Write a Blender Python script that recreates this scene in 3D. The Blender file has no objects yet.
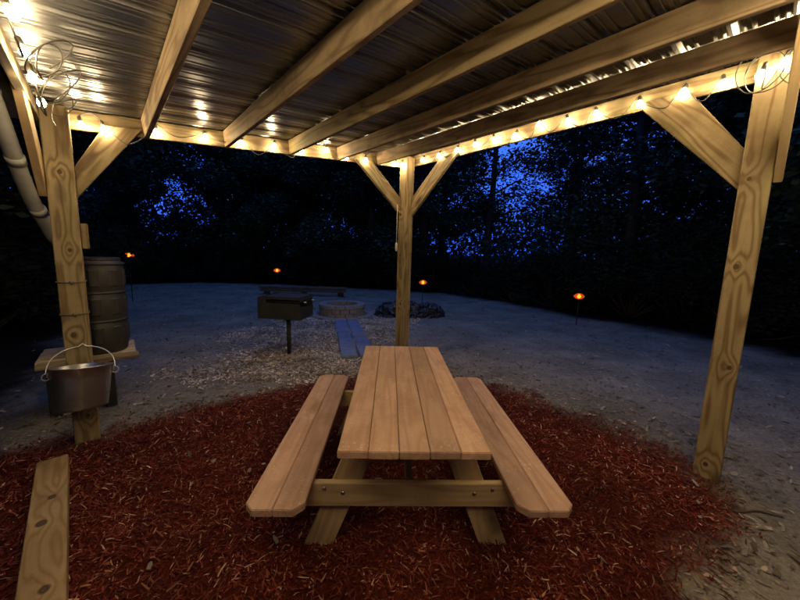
import bpy, bmesh, math, random
import numpy as np
from mathutils import Vector, Matrix
from mathutils import noise as mn
random.seed(7)
rng = np.random.default_rng(11)
scene = bpy.context.scene
COL = scene.collection
V = Vector

# ------------------------------------------------------------------ camera
CAM_H = 1.62
F_PX, PITCH, ROLL = 327.56, 0.1342, 0.0299
cd = bpy.data.cameras.new('camera'); cam = bpy.data.objects.new('camera', cd); COL.objects.link(cam)
cd.sensor_fit = 'HORIZONTAL'; cd.sensor_width = 36.0; cd.lens = 36.0 * F_PX / 800.0
cd.clip_start = 0.02; cd.clip_end = 500
fw = V((0, math.cos(PITCH), -math.sin(PITCH))); rt0 = V((1, 0, 0)); up0 = V((0, math.sin(PITCH), math.cos(PITCH)))
rt = rt0 * math.cos(ROLL) + up0 * math.sin(ROLL); up = up0 * math.cos(ROLL) - rt0 * math.sin(ROLL)
m = Matrix((rt, up, -fw)).transposed().to_4x4(); m.translation = (0, 0, CAM_H)
cam.matrix_world = m
scene.camera = cam

# ------------------------------------------------------------------ night sky and exposure
SKY_STRENGTH = 1.45
BULB_STRENGTH = 235.0
w = bpy.data.worlds.new('World'); scene.world = w; w.use_nodes = True
nt = w.node_tree; nt.nodes.clear()
wo = nt.nodes.new('ShaderNodeOutputWorld'); bg = nt.nodes.new('ShaderNodeBackground')
tc = nt.nodes.new('ShaderNodeTexCoord'); sx = nt.nodes.new('ShaderNodeSeparateXYZ'); cr = nt.nodes.new('ShaderNodeValToRGB')
nt.links.new(tc.outputs['Generated'], sx.inputs[0]); nt.links.new(sx.outputs['Z'], cr.inputs[0])
cr.color_ramp.elements[0].position = 0.0; cr.color_ramp.elements[0].color = (0.030, 0.125, 0.92, 1)
cr.color_ramp.elements[1].position = 0.9; cr.color_ramp.elements[1].color = (0.07, 0.20, 0.68, 1)
nt.links.new(cr.outputs[0], bg.inputs[0]); bg.inputs[1].default_value = SKY_STRENGTH
nt.links.new(bg.outputs[0], wo.inputs[0])
scene.view_settings.view_transform = 'Standard'; scene.view_settings.look = 'None'
scene.view_settings.exposure = 0.0; scene.view_settings.gamma = 1.0
scene.cycles.max_bounces = 6; scene.cycles.sample_clamp_indirect = 4.0

# ------------------------------------------------------------------ pavilion coordinates: s across the roof slope, t along the purlins
OX, OY, AL = -2.6291, 2.607, 0.7357
W, L = 3.611, 3.576
Z0, SV, SU = 2.5195, 0.1101, 0.0071
U = V((-math.sin(AL), math.cos(AL), 0)); S_ = V((math.cos(AL), math.sin(AL), 0))
def G(s, t, z=0.0): return V((OX, OY, z)) + S_ * s + U * t
def ZB(s, t=0.0): return Z0 + SV * s + SU * t
def B(s, t, dz=0.0): return G(s, t, ZB(s, t) + dz)

# ------------------------------------------------------------------ node helpers
def mat(name):
    m = bpy.data.materials.new(name); m.use_nodes = True
    n = m.node_tree.nodes; b = n['Principled BSDF']; return m, m.node_tree, b
def N(t, kind, **kw):
    n = t.nodes.new(kind)
    for k, v in kw.items():
        if k.startswith('_'): setattr(n, k[1:], v)
        else: n.inputs[k.replace('__', ' ')].default_value = v
    return n
def lk(t, a, b): t.links.new(a, b)
def math_(t, op, a, b=None, c=None, clamp=False):
    n = t.nodes.new('ShaderNodeMath'); n.operation = op; n.use_clamp = clamp
    for i, v in enumerate((a, b, c)):
        if v is None: continue
        if isinstance(v, (int, float)): n.inputs[i].default_value = v
        else: t.links.new(v, n.inputs[i])
    return n.outputs[0]
def mixc(t, fac, a, b, blend='MIX'):
    n = t.nodes.new('ShaderNodeMix'); n.data_type = 'RGBA'; n.blend_type = blend
    for i, v in ((0, fac), (6, a), (7, b)):
        if isinstance(v, (int, float)): n.inputs[i].default_value = v
        elif isinstance(v, tuple): n.inputs[i].default_value = (*v, 1)
        else: t.links.new(v, n.inputs[i])
    return n.outputs[2]
def ramp(t, fac, stops):
    n = t.nodes.new('ShaderNodeValToRGB'); r = n.color_ramp
    while len(r.elements) < len(stops): r.elements.new(0.5)
    for e, (p, c) in zip(r.elements, stops): e.position = p; e.color = (*c, 1)
    t.links.new(fac, n.inputs[0]); return n.outputs[0]

def wood(name, light, dark, knot=(0.06, 0.035, 0.018), rough=0.62, knots=True, stain=0.35, green=0.0, at_=(), dusty=0.0):
    """boards have their length along local X; grain, knots and weathering follow it"""
    m, t, b = mat(name)
    co = t.nodes.new('ShaderNodeTexCoord'); oi = t.nodes.new('ShaderNodeObjectInfo')
    off = t.nodes.new('ShaderNodeVectorMath'); off.operation = 'MULTIPLY_ADD'
    cmb = t.nodes.new('ShaderNodeCombineXYZ')
    for i, k in enumerate((37.0, 11.0, 23.0)): lk(t, math_(t, 'MULTIPLY', oi.outputs['Random'], k), cmb.inputs[i])
    add = t.nodes.new('ShaderNodeVectorMath'); add.operation = 'ADD'
    lk(t, co.outputs['Object'], add.inputs[0]); lk(t, cmb.outputs[0], add.inputs[1])
    P = add.outputs[0]
    mp = t.nodes.new('ShaderNodeMapping'); mp.inputs['Scale'].default_value = (1.5, 4.6, 3.4); lk(t, P, mp.inputs[0])
    vo = N(t, 'ShaderNodeTexVoronoi', _feature='F1', Scale=1.0, Randomness=0.9); lk(t, mp.outputs[0], vo.inputs['Vector'])
    kd = vo.outputs['Distance']
    kmask = math_(t, 'SUBTRACT', 1.0, math_(t, 'MULTIPLY', kd, 5.0), clamp=True) if knots else None
    kflow = math_(t, 'POWER', math_(t, 'SUBTRACT', 1.0, math_(t, 'MULTIPLY', kd, 2.2), clamp=True), 2.0)
    mp2 = t.nodes.new('ShaderNodeMapping'); mp2.inputs['Scale'].default_value = (0.55, 6.0, 6.0); lk(t, P, mp2.inputs[0])
    n1 = N(t, 'ShaderNodeTexNoise', Scale=1.0, Detail=2.0); lk(t, mp2.outputs[0], n1.inputs['Vector'])
    ksz = 34.0 if name == 'edging_wood' else 52.0; expl = None; dists = []
    for (kx, ky) in at_:
        mk = t.nodes.new('ShaderNodeMapping'); mk.inputs['Location'].default_value = (-kx * ksz, -ky * ksz * 1.25, 0); mk.inputs['Scale'].default_value = (ksz, ksz * 1.25, 0); lk(t, co.outputs['Object'], mk.inputs[0])
        gq = t.nodes.new('ShaderNodeVectorMath'); gq.operation = 'LENGTH'; lk(t, mk.outputs[0], gq.inputs[0]); dists.append(gq.outputs['Value'])
        fl = math_(t, 'POWER', math_(t, 'SUBTRACT', 1.0, math_(t, 'MULTIPLY', gq.outputs['Value'], 0.13), clamp=True), 2.0)
        expl = fl if expl is None else math_(t, 'ADD', expl, fl)
    if expl is not None: kflow = math_(t, 'ADD', kflow, math_(t, 'MULTIPLY', expl, 1.3))
    rings = math_(t, 'ADD', math_(t, 'MULTIPLY', n1.outputs['Fac'], 16.0), math_(t, 'MULTIPLY', kflow, 3.0 if knots else 0.5))
    band = math_(t, 'MULTIPLY_ADD', math_(t, 'SINE', math_(t, 'MULTIPLY', rings, 3.4)), 0.5, 0.5)
    mp3 = t.nodes.new('ShaderNodeMapping'); mp3.inputs['Scale'].default_value = (2.4, 95.0, 95.0); lk(t, P, mp3.inputs[0])
    n2 = N(t, 'ShaderNodeTexNoise', Scale=1.0, Detail=3.0); lk(t, mp3.outputs[0], n2.inputs['Vector'])
    n3 = N(t, 'ShaderNodeTexNoise', Scale=3.2, Detail=5.0, Roughness=0.65); lk(t, P, n3.inputs['Vector'])
    g = math_(t, 'ADD', math_(t, 'MULTIPLY', math_(t, 'POWER', band, 2.0), 0.62), math_(t, 'MULTIPLY', n2.outputs['Fac'], 0.45), clamp=True)
    c = mixc(t, g, light, dark)
    st = math_(t, 'MULTIPLY', math_(t, 'SUBTRACT', n3.outputs['Fac'], 0.45, clamp=True), stain * 5, clamp=True)
    c = mixc(t, st, c, tuple(0.55 * x for x in dark))
    if green:
        c = mixc(t, math_(t, 'MULTIPLY', math_(t, 'SUBTRACT', n1.outputs['Fac'], 0.5, clamp=True), green * 3, clamp=True), c, (0.16, 0.17, 0.05))
    if knots: c = mixc(t, math_(t, 'POWER', kmask, 0.6), c, knot)
    for dv in dists:
        dd = math_(t, 'ADD', dv, math_(t, 'MULTIPLY', math_(t, 'SUBTRACT', n3.outputs['Fac'], 0.5), 1.1))
        kr = math_(t, 'MULTIPLY_ADD', math_(t, 'SINE', math_(t, 'MULTIPLY', dd, 14.0)), 0.12, 0.88)
        c = mixc(t, math_(t, 'MULTIPLY', math_(t, 'MULTIPLY', math_(t, 'SUBTRACT', 1.05, dd, clamp=True), 4.0, clamp=True), kr), c, knot)
    if dusty:
        nd = N(t, 'ShaderNodeTexNoise', Scale=55.0, Detail=3.0, Roughness=0.7); lk(t, P, nd.inputs['Vector'])
        nl_ = N(t, 'ShaderNodeTexNoise', Scale=4.5, Detail=3.0, Roughness=0.7); lk(t, P, nl_.inputs['Vector'])
        fl = math_(t, 'MULTIPLY', math_(t, 'MULTIPLY', math_(t, 'SUBTRACT', nd.outputs['Fac'], 0.56, clamp=True), 9.0, clamp=True), math_(t, 'MULTIPLY', math_(t, 'SUBTRACT', nl_.outputs['Fac'], 0.46, clamp=True), 7.0, clamp=True))
        c = mixc(t, math_(t, 'MULTIPLY', fl, dusty), c, (0.72, 0.55, 0.38))
        wr = N(t, 'ShaderNodeTexNoise', Scale=2.2, Detail=6.0, Roughness=0.75); lk(t, P, wr.inputs['Vector'])
        c = mixc(t, math_(t, 'MULTIPLY', math_(t, 'SUBTRACT', wr.outputs['Fac'], 0.5, clamp=True), 2.2, clamp=True), c, (0.27, 0.145, 0.09))
    hs = t.nodes.new('ShaderNodeHueSaturation'); lk(t, c, hs.inputs['Color'])
    lk(t, math_(t, 'MULTIPLY_ADD', oi.outputs['Random'], 0.34, 0.83), hs.inputs['Value'])
    lk(t, hs.outputs[0], b.inputs['Base Color'])
    b.inputs['Roughness'].default_value = rough; b.inputs['Specular IOR Level'].default_value = 0.2
    bp = N(t, 'ShaderNodeBump', Strength=0.5, Distance=0.002)
    lk(t, math_(t, 'ADD', math_(t, 'MULTIPLY', band, 0.3), n2.outputs['Fac']), bp.inputs['Height']); lk(t, bp.outputs[0], b.inputs['Normal'])
    return m
def plain(name, c1, c2, rough=0.6, metal=0.0, scale=8.0, bump=0.2, dist=0.004, spec=0.5):
    m, t, b = mat(name)
    co = t.nodes.new('ShaderNodeTexCoord')
    n = N(t, 'ShaderNodeTexNoise', Scale=scale, Detail=6.0, Roughness=0.65); lk(t, co.outputs['Object'], n.inputs['Vector'])
    f = math_(t, 'MULTIPLY_ADD', n.outputs['Fac'], 2.2, -0.6, clamp=True)
    lk(t, mixc(t, f, c1, c2), b.inputs['Base Color'])
    lk(t, math_(t, 'MULTIPLY_ADD', n.outputs['Fac'], 0.3, rough - 0.15), b.inputs['Roughness'])
    b.inputs['Metallic'].default_value = metal; b.inputs['Specular IOR Level'].default_value = spec
    if bump:
        bp = N(t, 'ShaderNodeBump', Strength=bump, Distance=dist)
        n4 = N(t, 'ShaderNodeTexNoise', Scale=scale * 5, Detail=4.0); lk(t, co.outputs['Object'], n4.inputs['Vector'])
        lk(t, n4.outputs['Fac'], bp.inputs['Height']); lk(t, bp.outputs[0], b.inputs['Normal'])
    return m
def island(name, stops, rough=0.75, spec=0.3, trans=None):
    m, t, b = mat(name)
    g = t.nodes.new('ShaderNodeNewGeometry')
    c = ramp(t, g.outputs['Random Per Island'], stops)
    co = t.nodes.new('ShaderNodeTexCoord'); nn = N(t, 'ShaderNodeTexNoise', Scale=1.7, Detail=4.0, Roughness=0.6); lk(t, co.outputs['Object'], nn.inputs['Vector'])
    hs = t.nodes.new('ShaderNodeHueSaturation'); lk(t, c, hs.inputs['Color']); lk(t, math_(t, 'MULTIPLY_ADD', nn.outputs['Fac'], 2.6, -0.3, clamp=False), hs.inputs['Value'])
    lk(t, hs.outputs[0], b.inputs['Base Color']); b.inputs['Roughness'].default_value = rough; b.inputs['Specular IOR Level'].default_value = spec
    return m
def emit(name, col, s, spots=False):
    m = bpy.data.materials.new(name); m.use_nodes = True; t = m.node_tree; t.nodes.clear()
    o = t.nodes.new('ShaderNodeOutputMaterial'); e = t.nodes.new('ShaderNodeEmission'); e.inputs[0].default_value = (*col, 1); e.inputs[1].default_value = s
    lk(t, e.outputs[0], o.inputs[0]); return m

M = {}
M['pine'] = wood('pine_timber', (0.36, 0.275, 0.15), (0.13, 0.08, 0.032), green=0.6)
M['post_a'] = wood('post_timber', (0.36, 0.275, 0.15), (0.13, 0.08, 0.032), green=0.6, at_=((-1.02, 0.02), (-0.33, -0.018), (0.34, 0.012), (0.92, 0.0)))
M['post_b'] = wood('knotty_post_timber', (0.36, 0.275, 0.15), (0.14, 0.085, 0.035), green=0.6, at_=((-1.33, -0.01), (-0.55, 0.03), (0.18, -0.02), (0.78, -0.03)))
M['purlin'] = wood('purlin_timber', (0.42, 0.31, 0.18), (0.17, 0.11, 0.06), stain=0.6)
M['redwood'] = wood('stained_table_board', (0.53, 0.34, 0.235), (0.41, 0.235, 0.155), knot=(0.26, 0.13, 0.07), knots=True, stain=0.28, rough=0.55, dusty=0.6)
M['frame_wood'] = wood('table_frame_wood', (0.58, 0.43, 0.23), (0.42, 0.28, 0.14))
M['edging'] = wood('edging_wood', (0.44, 0.31, 0.16), (0.28, 0.165, 0.06), at_=((-0.62, 0.012), (-0.38, -0.022), (0.14, 0.008)))
M['grey_wood'] = wood('weathered_wood', (0.17, 0.14, 0.11), (0.09, 0.075, 0.06))
M['roof'] = plain('galvanised_roof_metal', (0.37, 0.365, 0.345), (0.19, 0.18, 0.165), rough=0.34, metal=1.0, scale=2.5, bump=0.25, dist=0.003)
M['zinc'] = plain('galvanised_pail_metal', (0.56, 0.56, 0.54), (0.32, 0.32, 0.31), rough=0.32, metal=0.92, scale=9, bump=0.1)
M['steel'] = plain('bolt_steel', (0.5, 0.5, 0.5), (0.3, 0.3, 0.3), rough=0.35, metal=1.0, bump=0)
M['wire'] = plain('handle_wire', (0.7, 0.68, 0.62), (0.5, 0.5, 0.46), rough=0.35, metal=0.8, bump=0)
M['black_iron'] = plain('black_iron', (0.014, 0.014, 0.015), (0.032, 0.030, 0.029), rough=0.6, metal=0.2, scale=14, bump=0.3)
M['cable'] = plain('black_cable', (0.06, 0.054, 0.044), (0.10, 0.09, 0.07), rough=0.45, bump=0)
M['barrel'] = plain('brown_plastic', (0.036, 0.032, 0.026), (0.02, 0.018, 0.015), rough=0.5, scale=6, bump=0.15)
M['spout'] = plain('white_vinyl', (0.40, 0.39, 0.36), (0.26, 0.25, 0.22), rough=0.45, scale=5, bump=0.08)
M['tarp'] = plain('black_tarp_plastic', (0.012, 0.012, 0.014), (0.03, 0.03, 0.032), rough=0.3, scale=4, bump=0.6, dist=0.02)
M['block'] = plain('concrete_block', (0.30, 0.27, 0.24), (0.17, 0.15, 0.135), rough=0.85, scale=10, bump=0.6, dist=0.01)
M['paver'] = plain('paver_slab', (0.17, 0.21, 0.33), (0.11, 0.14, 0.23), rough=0.75, scale=6, bump=0.4)
M['charcoal'] = plain('charcoal', (0.015, 0.014, 0.013), (0.06, 0.055, 0.05), rough=0.9, scale=12, bump=0.8, dist=0.02)
M['bark'] = plain('tree_bark', (0.10, 0.085, 0.07), (0.045, 0.038, 0.03), rough=0.9, scale=6, bump=0.9, dist=0.03)
M['leaf'] = island('tree_leaves', [(0.0, (0.022, 0.04, 0.018)), (0.6, (0.045, 0.075, 0.035)), (1.0, (0.11, 0.15, 0.09))], rough=0.7)
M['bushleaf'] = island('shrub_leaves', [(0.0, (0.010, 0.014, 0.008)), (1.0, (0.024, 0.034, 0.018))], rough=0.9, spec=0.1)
M['mulch'] = island('red_mulch_chips', [(0.0, (0.05, 0.009, 0.006)), (0.5, (0.115, 0.019, 0.011)), (0.84, (0.19, 0.046, 0.026)), (0.96, (0.32, 0.15, 0.085)), (1.0, (0.55, 0.36, 0.24))], rough=0.75, spec=0.12)
M['straw'] = island('pale_wood_chips', [(0.0, (0.20, 0.15, 0.11)), (0.5, (0.42, 0.34, 0.26)), (1.0, (0.68, 0.60, 0.49))], rough=0.85, spec=0.1)
M['litter'] = island('leaf_litter_bits', [(0.0, (0.10, 0.08, 0.06)), (0.6, (0.22, 0.18, 0.135)), (1.0, (0.42, 0.35, 0.27))], rough=0.85, spec=0.1)
M['bulb'] = emit('lit_bulb', (1.0, 0.77, 0.45), BULB_STRENGTH)
M['flame'] = emit('torch_flame', (1.0, 0.30, 0.04), 9.0)
M['glow_glass'] = emit('torch_glass', (1.0, 0.13, 0.012), 0.8)
_t = M['glow_glass'].node_tree; _e = _t.nodes['Emission']; _o = _t.nodes['Material Output']
_tr = _t.nodes.new('ShaderNodeBsdfTransparent'); _tr.inputs[0].default_value = (1, 0.55, 0.3, 1); _mx = _t.nodes.new('ShaderNodeMixShader'); _mx.inputs[0].default_value = 0.5
_t.links.new(_tr.outputs[0], _mx.inputs[1]); _t.links.new(_e.outputs[0], _mx.inputs[2]); _t.links.new(_mx.outputs[0], _o.inputs[0])
M['weight'] = plain('cord_weight', (0.55, 0.5, 0.38), (0.4, 0.36, 0.28), rough=0.5, bump=0)

# ------------------------------------------------------------------ object helpers
def link(name, mesh, material=None, parent=None, mw=None):
    o = bpy.data.objects.new(name, mesh); COL.objects.link(o)
    if material and not mesh.materials: mesh.materials.append(M[material] if isinstance(material, str) else material)
    if parent: o.parent = parent
    if mw is not None: o.matrix_local = mw
    return o
def bm_mesh(bm, name, smooth=False):
    me = bpy.data.meshes.new(name); bm.to_mesh(me); bm.free()
    if smooth: me.polygons.foreach_set('use_smooth', [True] * len(me.polygons))
    return me
def tag(o, label=None, cat=None, group=None, kind=None):
    if label: o['label'] = label
    if cat: o['category'] = cat
    if group: o['group'] = group
    if kind: o['kind'] = kind
    return o
def empty(name, loc=(0, 0, 0), rz=0.0, **k):
    o = bpy.data.objects.new(name, None); COL.objects.link(o); o.location = loc; o.rotation_euler = (0, 0, rz)
    o.empty_display_size = 0.1
    return tag(o, **k)
def box_bm(lx, ly, lz, bev=0.004, cuts=1):
    bm = bmesh.new(); bmesh.ops.create_cube(bm, size=1.0)
    bmesh.ops.scale(bm, vec=(lx, ly, lz), verts=bm.verts)
    if bev: bmesh.ops.bevel(bm, geom=list(bm.edges), offset=bev, segments=1, affect='EDGES')
    return bm
def frame_mw(p0, p1, side):
    """matrix: X from p0 to p1, Z close to the direction `side` (board thickness/height axis)"""
    x = (p1 - p0).normalized(); y = side.cross(x).normalized(); z = x.cross(y)
    r = Matrix((x, y, z)).transposed().to_4x4(); r.translation = (p0 + p1) / 2; return r
def board(name, p0, p1, wy, hz, side, material, parent, bev=0.004, inv=None):
    """board from p0 to p1 (centre line), width wy across, height hz along `side`"""
    me = bm_mesh(box_bm((p1 - p0).length, wy, hz, bev), name)
    o = link(name, me, material, parent)
    o.matrix_local = (inv or Matrix()) @ frame_mw(p0, p1, side); return o
def tube_verts(pts, rad, seg=6, closed=False):
    pts = [V(p) for p in pts]; n = len(pts); vs = []; fs = []
    prev = None
    for i, p in enumerate(pts):
        a = pts[max(i - 1, 0)]; b = pts[min(i + 1, n - 1)]
        d = (b - a); d = d.normalized() if d.length > 1e-9 else V((0, 0, 1))
        if prev is None: prev = d.orthogonal().normalized()
        x = (prev - d * prev.dot(d)); x = x.normalized() if x.length > 1e-6 else d.orthogonal().normalized()
        prev = x; y = d.cross(x); r = rad[i] if hasattr(rad, '__len__') else rad
        for k in range(seg):
            an = 2 * math.pi * k / seg; vs.append(p + (x * math.cos(an) + y * math.sin(an)) * r)
    for i in range(n - 1):
        for k in range(seg):
            k2 = (k + 1) % seg; fs.append((i * seg + k, i * seg + k2, (i + 1) * seg + k2, (i + 1) * seg + k))
    fs.append(tuple(range(seg))[::-1]); fs.append(tuple((n - 1) * seg + k for k in range(seg)))
    return vs, fs
def mesh_from(name, vs, fs, smooth=True):
    me = bpy.data.meshes.new(name); me.from_pydata([tuple(v) for v in vs], [], fs)
    if smooth: me.polygons.foreach_set('use_smooth', [True] * len(me.polygons))
    me.validate(); return me
def tube(name, pts, rad, material, parent=None, seg=6):
    return link(name, mesh_from(name, *tube_verts(pts, rad, seg)), material, parent)
def join_tubes(name, runs, material, parent, seg=6):
    VS, FS = [], []
    for pts, r in runs:
        vs, fs = tube_verts(pts, r, seg); o = len(VS); VS += vs; FS += [tuple(i + o for i in f) for f in fs]
    return link(name, mesh_from(name, VS, FS), material, parent)
def lathe(name, prof, seg=32, closed_top=False, closed_bot=True):
    vs = []; fs = []
    for (r, z) in prof:
        for k in range(seg):
            a = 2 * math.pi * k / seg; vs.append((r * math.cos(a), r * math.sin(a), z))
    for i in range(len(prof) - 1):
        for k in range(seg):
            k2 = (k + 1) % seg; fs.append((i * seg + k, i * seg + k2, (i + 1) * seg + k2, (i + 1) * seg + k))
    if closed_bot: fs.append(tuple(range(seg))[::-1])
    if closed_top: fs.append(tuple((len(prof) - 1) * seg + k for k in range(seg)))
    return mesh_from(name, vs, fs, True)
def sharp(o, ang=0.6):
    me = o.data
    bm = bmesh.new(); bm.from_mesh(me)
    for e in bm.edges:
        if len(e.link_faces) == 2 and e.calc_face_angle(0) > ang: e.smooth = False
    bm.to_mesh(me); bm.free(); return o

# ------------------------------------------------------------------ ground
EDGE = [(-2.5, -9), (-3.4, -3), (-3.2, 1), (-3.35, 2.6), (-4.3, 4.2), (-8, 8), (-12.3, 13.5), (-10, 16.3), (-5, 16.4), (1.8, 14.8), (4.4, 11), (6.4, 7.9), (7.3, 5.5), (8.2, 2), (9, -4), (9, -9)]
def seg_dist(px, py, poly):
    d = np.full(px.shape, 1e9)
    for (x0, y0), (x1, y1) in zip(poly, poly[1:] + poly[:1]):
        dx, dy = x1 - x0, y1 - y0; k = np.clip(((px - x0) * dx + (py - y0) * dy) / (dx * dx + dy * dy), 0, 1)
        d = np.minimum(d, np.hypot(px - x0 - k * dx, py - y0 - k * dy))
    return d
def inside(px, py, poly):
    r = np.zeros(px.shape, bool)
    for (x0, y0), (x1, y1) in zip(poly, poly[1:] + poly[:1]):
        c = ((y0 > py) != (y1 > py)); with_ = (x1 - x0) * (py - y0) / (y1 - y0 + 1e-12) + x0
        r ^= c & (px < with_)
    return r
def sdf(px, py, poly): d = seg_dist(px, py, poly); return np.where(inside(px, py, poly), d, -d)
MULCH = [(-3.5, 1.6), (-3.3, 2.35), (-2.9, 2.6), (-2.6, 2.72), (-2.5, 2.95), (-2.15, 3.35), (-1.5, 3.72), (-1.0, 3.95), (0, 4.3), (0.8, 4.25), (1.25, 3.98), (1.8, 3.4), (2.15, 2.9), (2.32, 2.3), (2.1, 1.85), (1.65, 1.6), (1.35, 1.3), (1.3, 0.4), (1.2, -1.6), (0.6, -2.2), (0.2, -1.0), (-0.7, -0.2), (-2.0, 0.2)]
STRAW = [(-2.6, 4.1), (-1.1, 3.9), (-0.3, 4.4), (-0.2, 5.2), (-0.4, 6.5), (0.1, 7.5), (0.3, 8.4), (-0.6, 9.2), (-2.6, 9.4), (-3.0, 7.6), (-2.9, 5.8)]
def vnoise(x, y, f, seed=0):
    """cheap smooth value noise on arrays"""
    r = np.random.default_rng(seed).random((256, 256)); x = x * f + 91.3; y = y * f + 57.7
    xi = np.floor(x).astype(int); yi = np.floor(y).astype(int); fx = x - xi; fy = y - yi
    fx = fx * fx * (3 - 2 * fx); fy = fy * fy * (3 - 2 * fy)
    a = r[xi % 256, yi % 256]; b = r[(xi + 1) % 256, yi % 256]; c = r[xi % 256, (yi + 1) % 256]; d = r[(xi + 1) % 256, (yi + 1) % 256]
    return (a * (1 - fx) + b * fx) * (1 - fy) + (c * (1 - fx) + d * fx) * fy
def gz(x, y):
    x = np.asarray(x, float); y = np.asarray(y, float)
    r = np.hypot(x, y)
    z = (vnoise(x, y, 0.35, 1) - 0.5) * 0.10 * np.clip((r - 3) / 5, 0, 1) + (vnoise(x, y, 2.2, 2) - 0.5) * 0.03 + (vnoise(x, y, 6.0, 3) - 0.5) * 0.018
    z += (vnoise(x, y, 17.0, 4) - 0.5) * 0.012
    out = -sdf(x, y, EDGE)
    return z + np.clip(out - 1.0, 0, 40) * 0.05 - 0.012
def zone_masks(x, y):
    wob = (vnoise(x, y, 1.6, 8) - 0.5) * 0.5 + (vnoise(x, y, 7.0, 9) - 0.5) * 0.25
    mu = np.clip((sdf(x, y, MULCH) + wob * 0.8) / 0.34 + 0.5, 0, 1)
    st = np.clip((sdf(x, y, STRAW) + wob * 1.6) / 0.7 + 0.5, 0, 1)
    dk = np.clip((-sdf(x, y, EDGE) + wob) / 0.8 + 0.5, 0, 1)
    return mu, st, dk
def spaced(lo, hi, c, fine, grow):
    a = [c]; s = fine
    while a[-1] < hi: a.append(a[-1] + s); s = fine * (1 + grow * abs(a[-1] - c))
    b = [c]; s = fine
    while b[-1] > lo: b.append(b[-1] - s); s = fine * (1 + grow * abs(b[-1] - c))
    return np.array(b[:0:-1] + a)
gx = spaced(-70, 70, 0, 0.035, 0.22); gy = spaced(-60, 90, 2.5, 0.035, 0.22)
XX, YY = np.meshgrid(gx, gy); nx, ny = len(gx), len(gy)
ZZ = gz(XX, YY)
me = bpy.data.meshes.new('ground'); nv = nx * ny; me.vertices.add(nv)
me.vertices.foreach_set('co', np.stack([XX, YY, ZZ], -1).ravel())
idx = np.arange(nv).reshape(ny, nx); q = np.stack([idx[:-1, :-1], idx[:-1, 1:], idx[1:, 1:], idx[1:, :-1]], -1).reshape(-1, 4)
me.loops.add(q.size); me.loops.foreach_set('vertex_index', q.ravel()); me.polygons.add(len(q)); me.polygons.foreach_set('loop_start', np.arange(0, q.size, 4)); me.polygons.foreach_set('loop_total', np.full(len(q), 4))
me.update(); me.polygons.foreach_set('use_smooth', np.ones(len(q), bool))
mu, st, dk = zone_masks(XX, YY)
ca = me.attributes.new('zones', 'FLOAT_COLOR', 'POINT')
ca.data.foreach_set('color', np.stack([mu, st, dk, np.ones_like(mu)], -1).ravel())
m_, t, b = mat('ground_soil')
at = t.nodes.new('ShaderNodeAttribute'); at.attribute_name = 'zones'; sp = t.nodes.new('ShaderNodeSeparateColor'); lk(t, at.outputs['Color'], sp.inputs[0])
co = t.nodes.new('ShaderNodeTexCoord')
na = N(t, 'ShaderNodeTexNoise', Scale=1.1, Detail=7.0, Roughness=0.7); lk(t, co.outputs['Object'], na.inputs['Vector'])
nb = N(t, 'ShaderNodeTexNoise', Scale=38.0, Detail=5.0, Roughness=0.75); lk(t, co.outputs['Object'], nb.inputs['Vector'])
nv1 = N(t, 'ShaderNodeTexVoronoi', Scale=42.0, Randomness=1.0); lk(t, co.outputs['Object'], nv1.inputs['Vector'])
dirt = ramp(t, math_(t, 'MULTIPLY_ADD', na.outputs['Fac'], 0.9, math_(t, 'MULTIPLY', math_(t, 'SUBTRACT', nb.outputs['Fac'], 0.5), 0.9)), [(0.25, (0.13, 0.115, 0.085)), (0.45, (0.24, 0.205, 0.16)), (0.7, (0.38, 0.33, 0.26))])
strw = ramp(t, nb.outputs['Fac'], [(0.3, (0.14, 0.105, 0.075)), (0.7, (0.40, 0.33, 0.26))])
mlch = ramp(t, nb.outputs['Fac'], [(0.3, (0.045, 0.008, 0.005)), (0.7, (0.12, 0.022, 0.012))])
dark = ramp(t, nb.outputs['Fac'], [(0.3, (0.008, 0.007, 0.006)), (0.75, (0.03, 0.024, 0.018))])  # near-black floor outside EDGE; at left the shade is painted into the soil
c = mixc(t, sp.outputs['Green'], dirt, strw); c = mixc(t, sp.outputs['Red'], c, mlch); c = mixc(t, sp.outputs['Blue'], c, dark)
lk(t, c, b.inputs['Base Color']); b.inputs['Roughness'].default_value = 0.95; b.inputs['Specular IOR Level'].default_value = 0.05
bp = N(t, 'ShaderNodeBump', Strength=0.8, Distance=0.02); lk(t, math_(t, 'ADD', nb.outputs['Fac'], math_(t, 'MULTIPLY', nv1.outputs['Distance'], 0.5)), bp.inputs['Height']); lk(t, bp.outputs[0], b.inputs['Normal'])
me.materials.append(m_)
go = link('ground', me); tag(go, 'bare trodden soil of the yard around the shelter', kind='structure')

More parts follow.
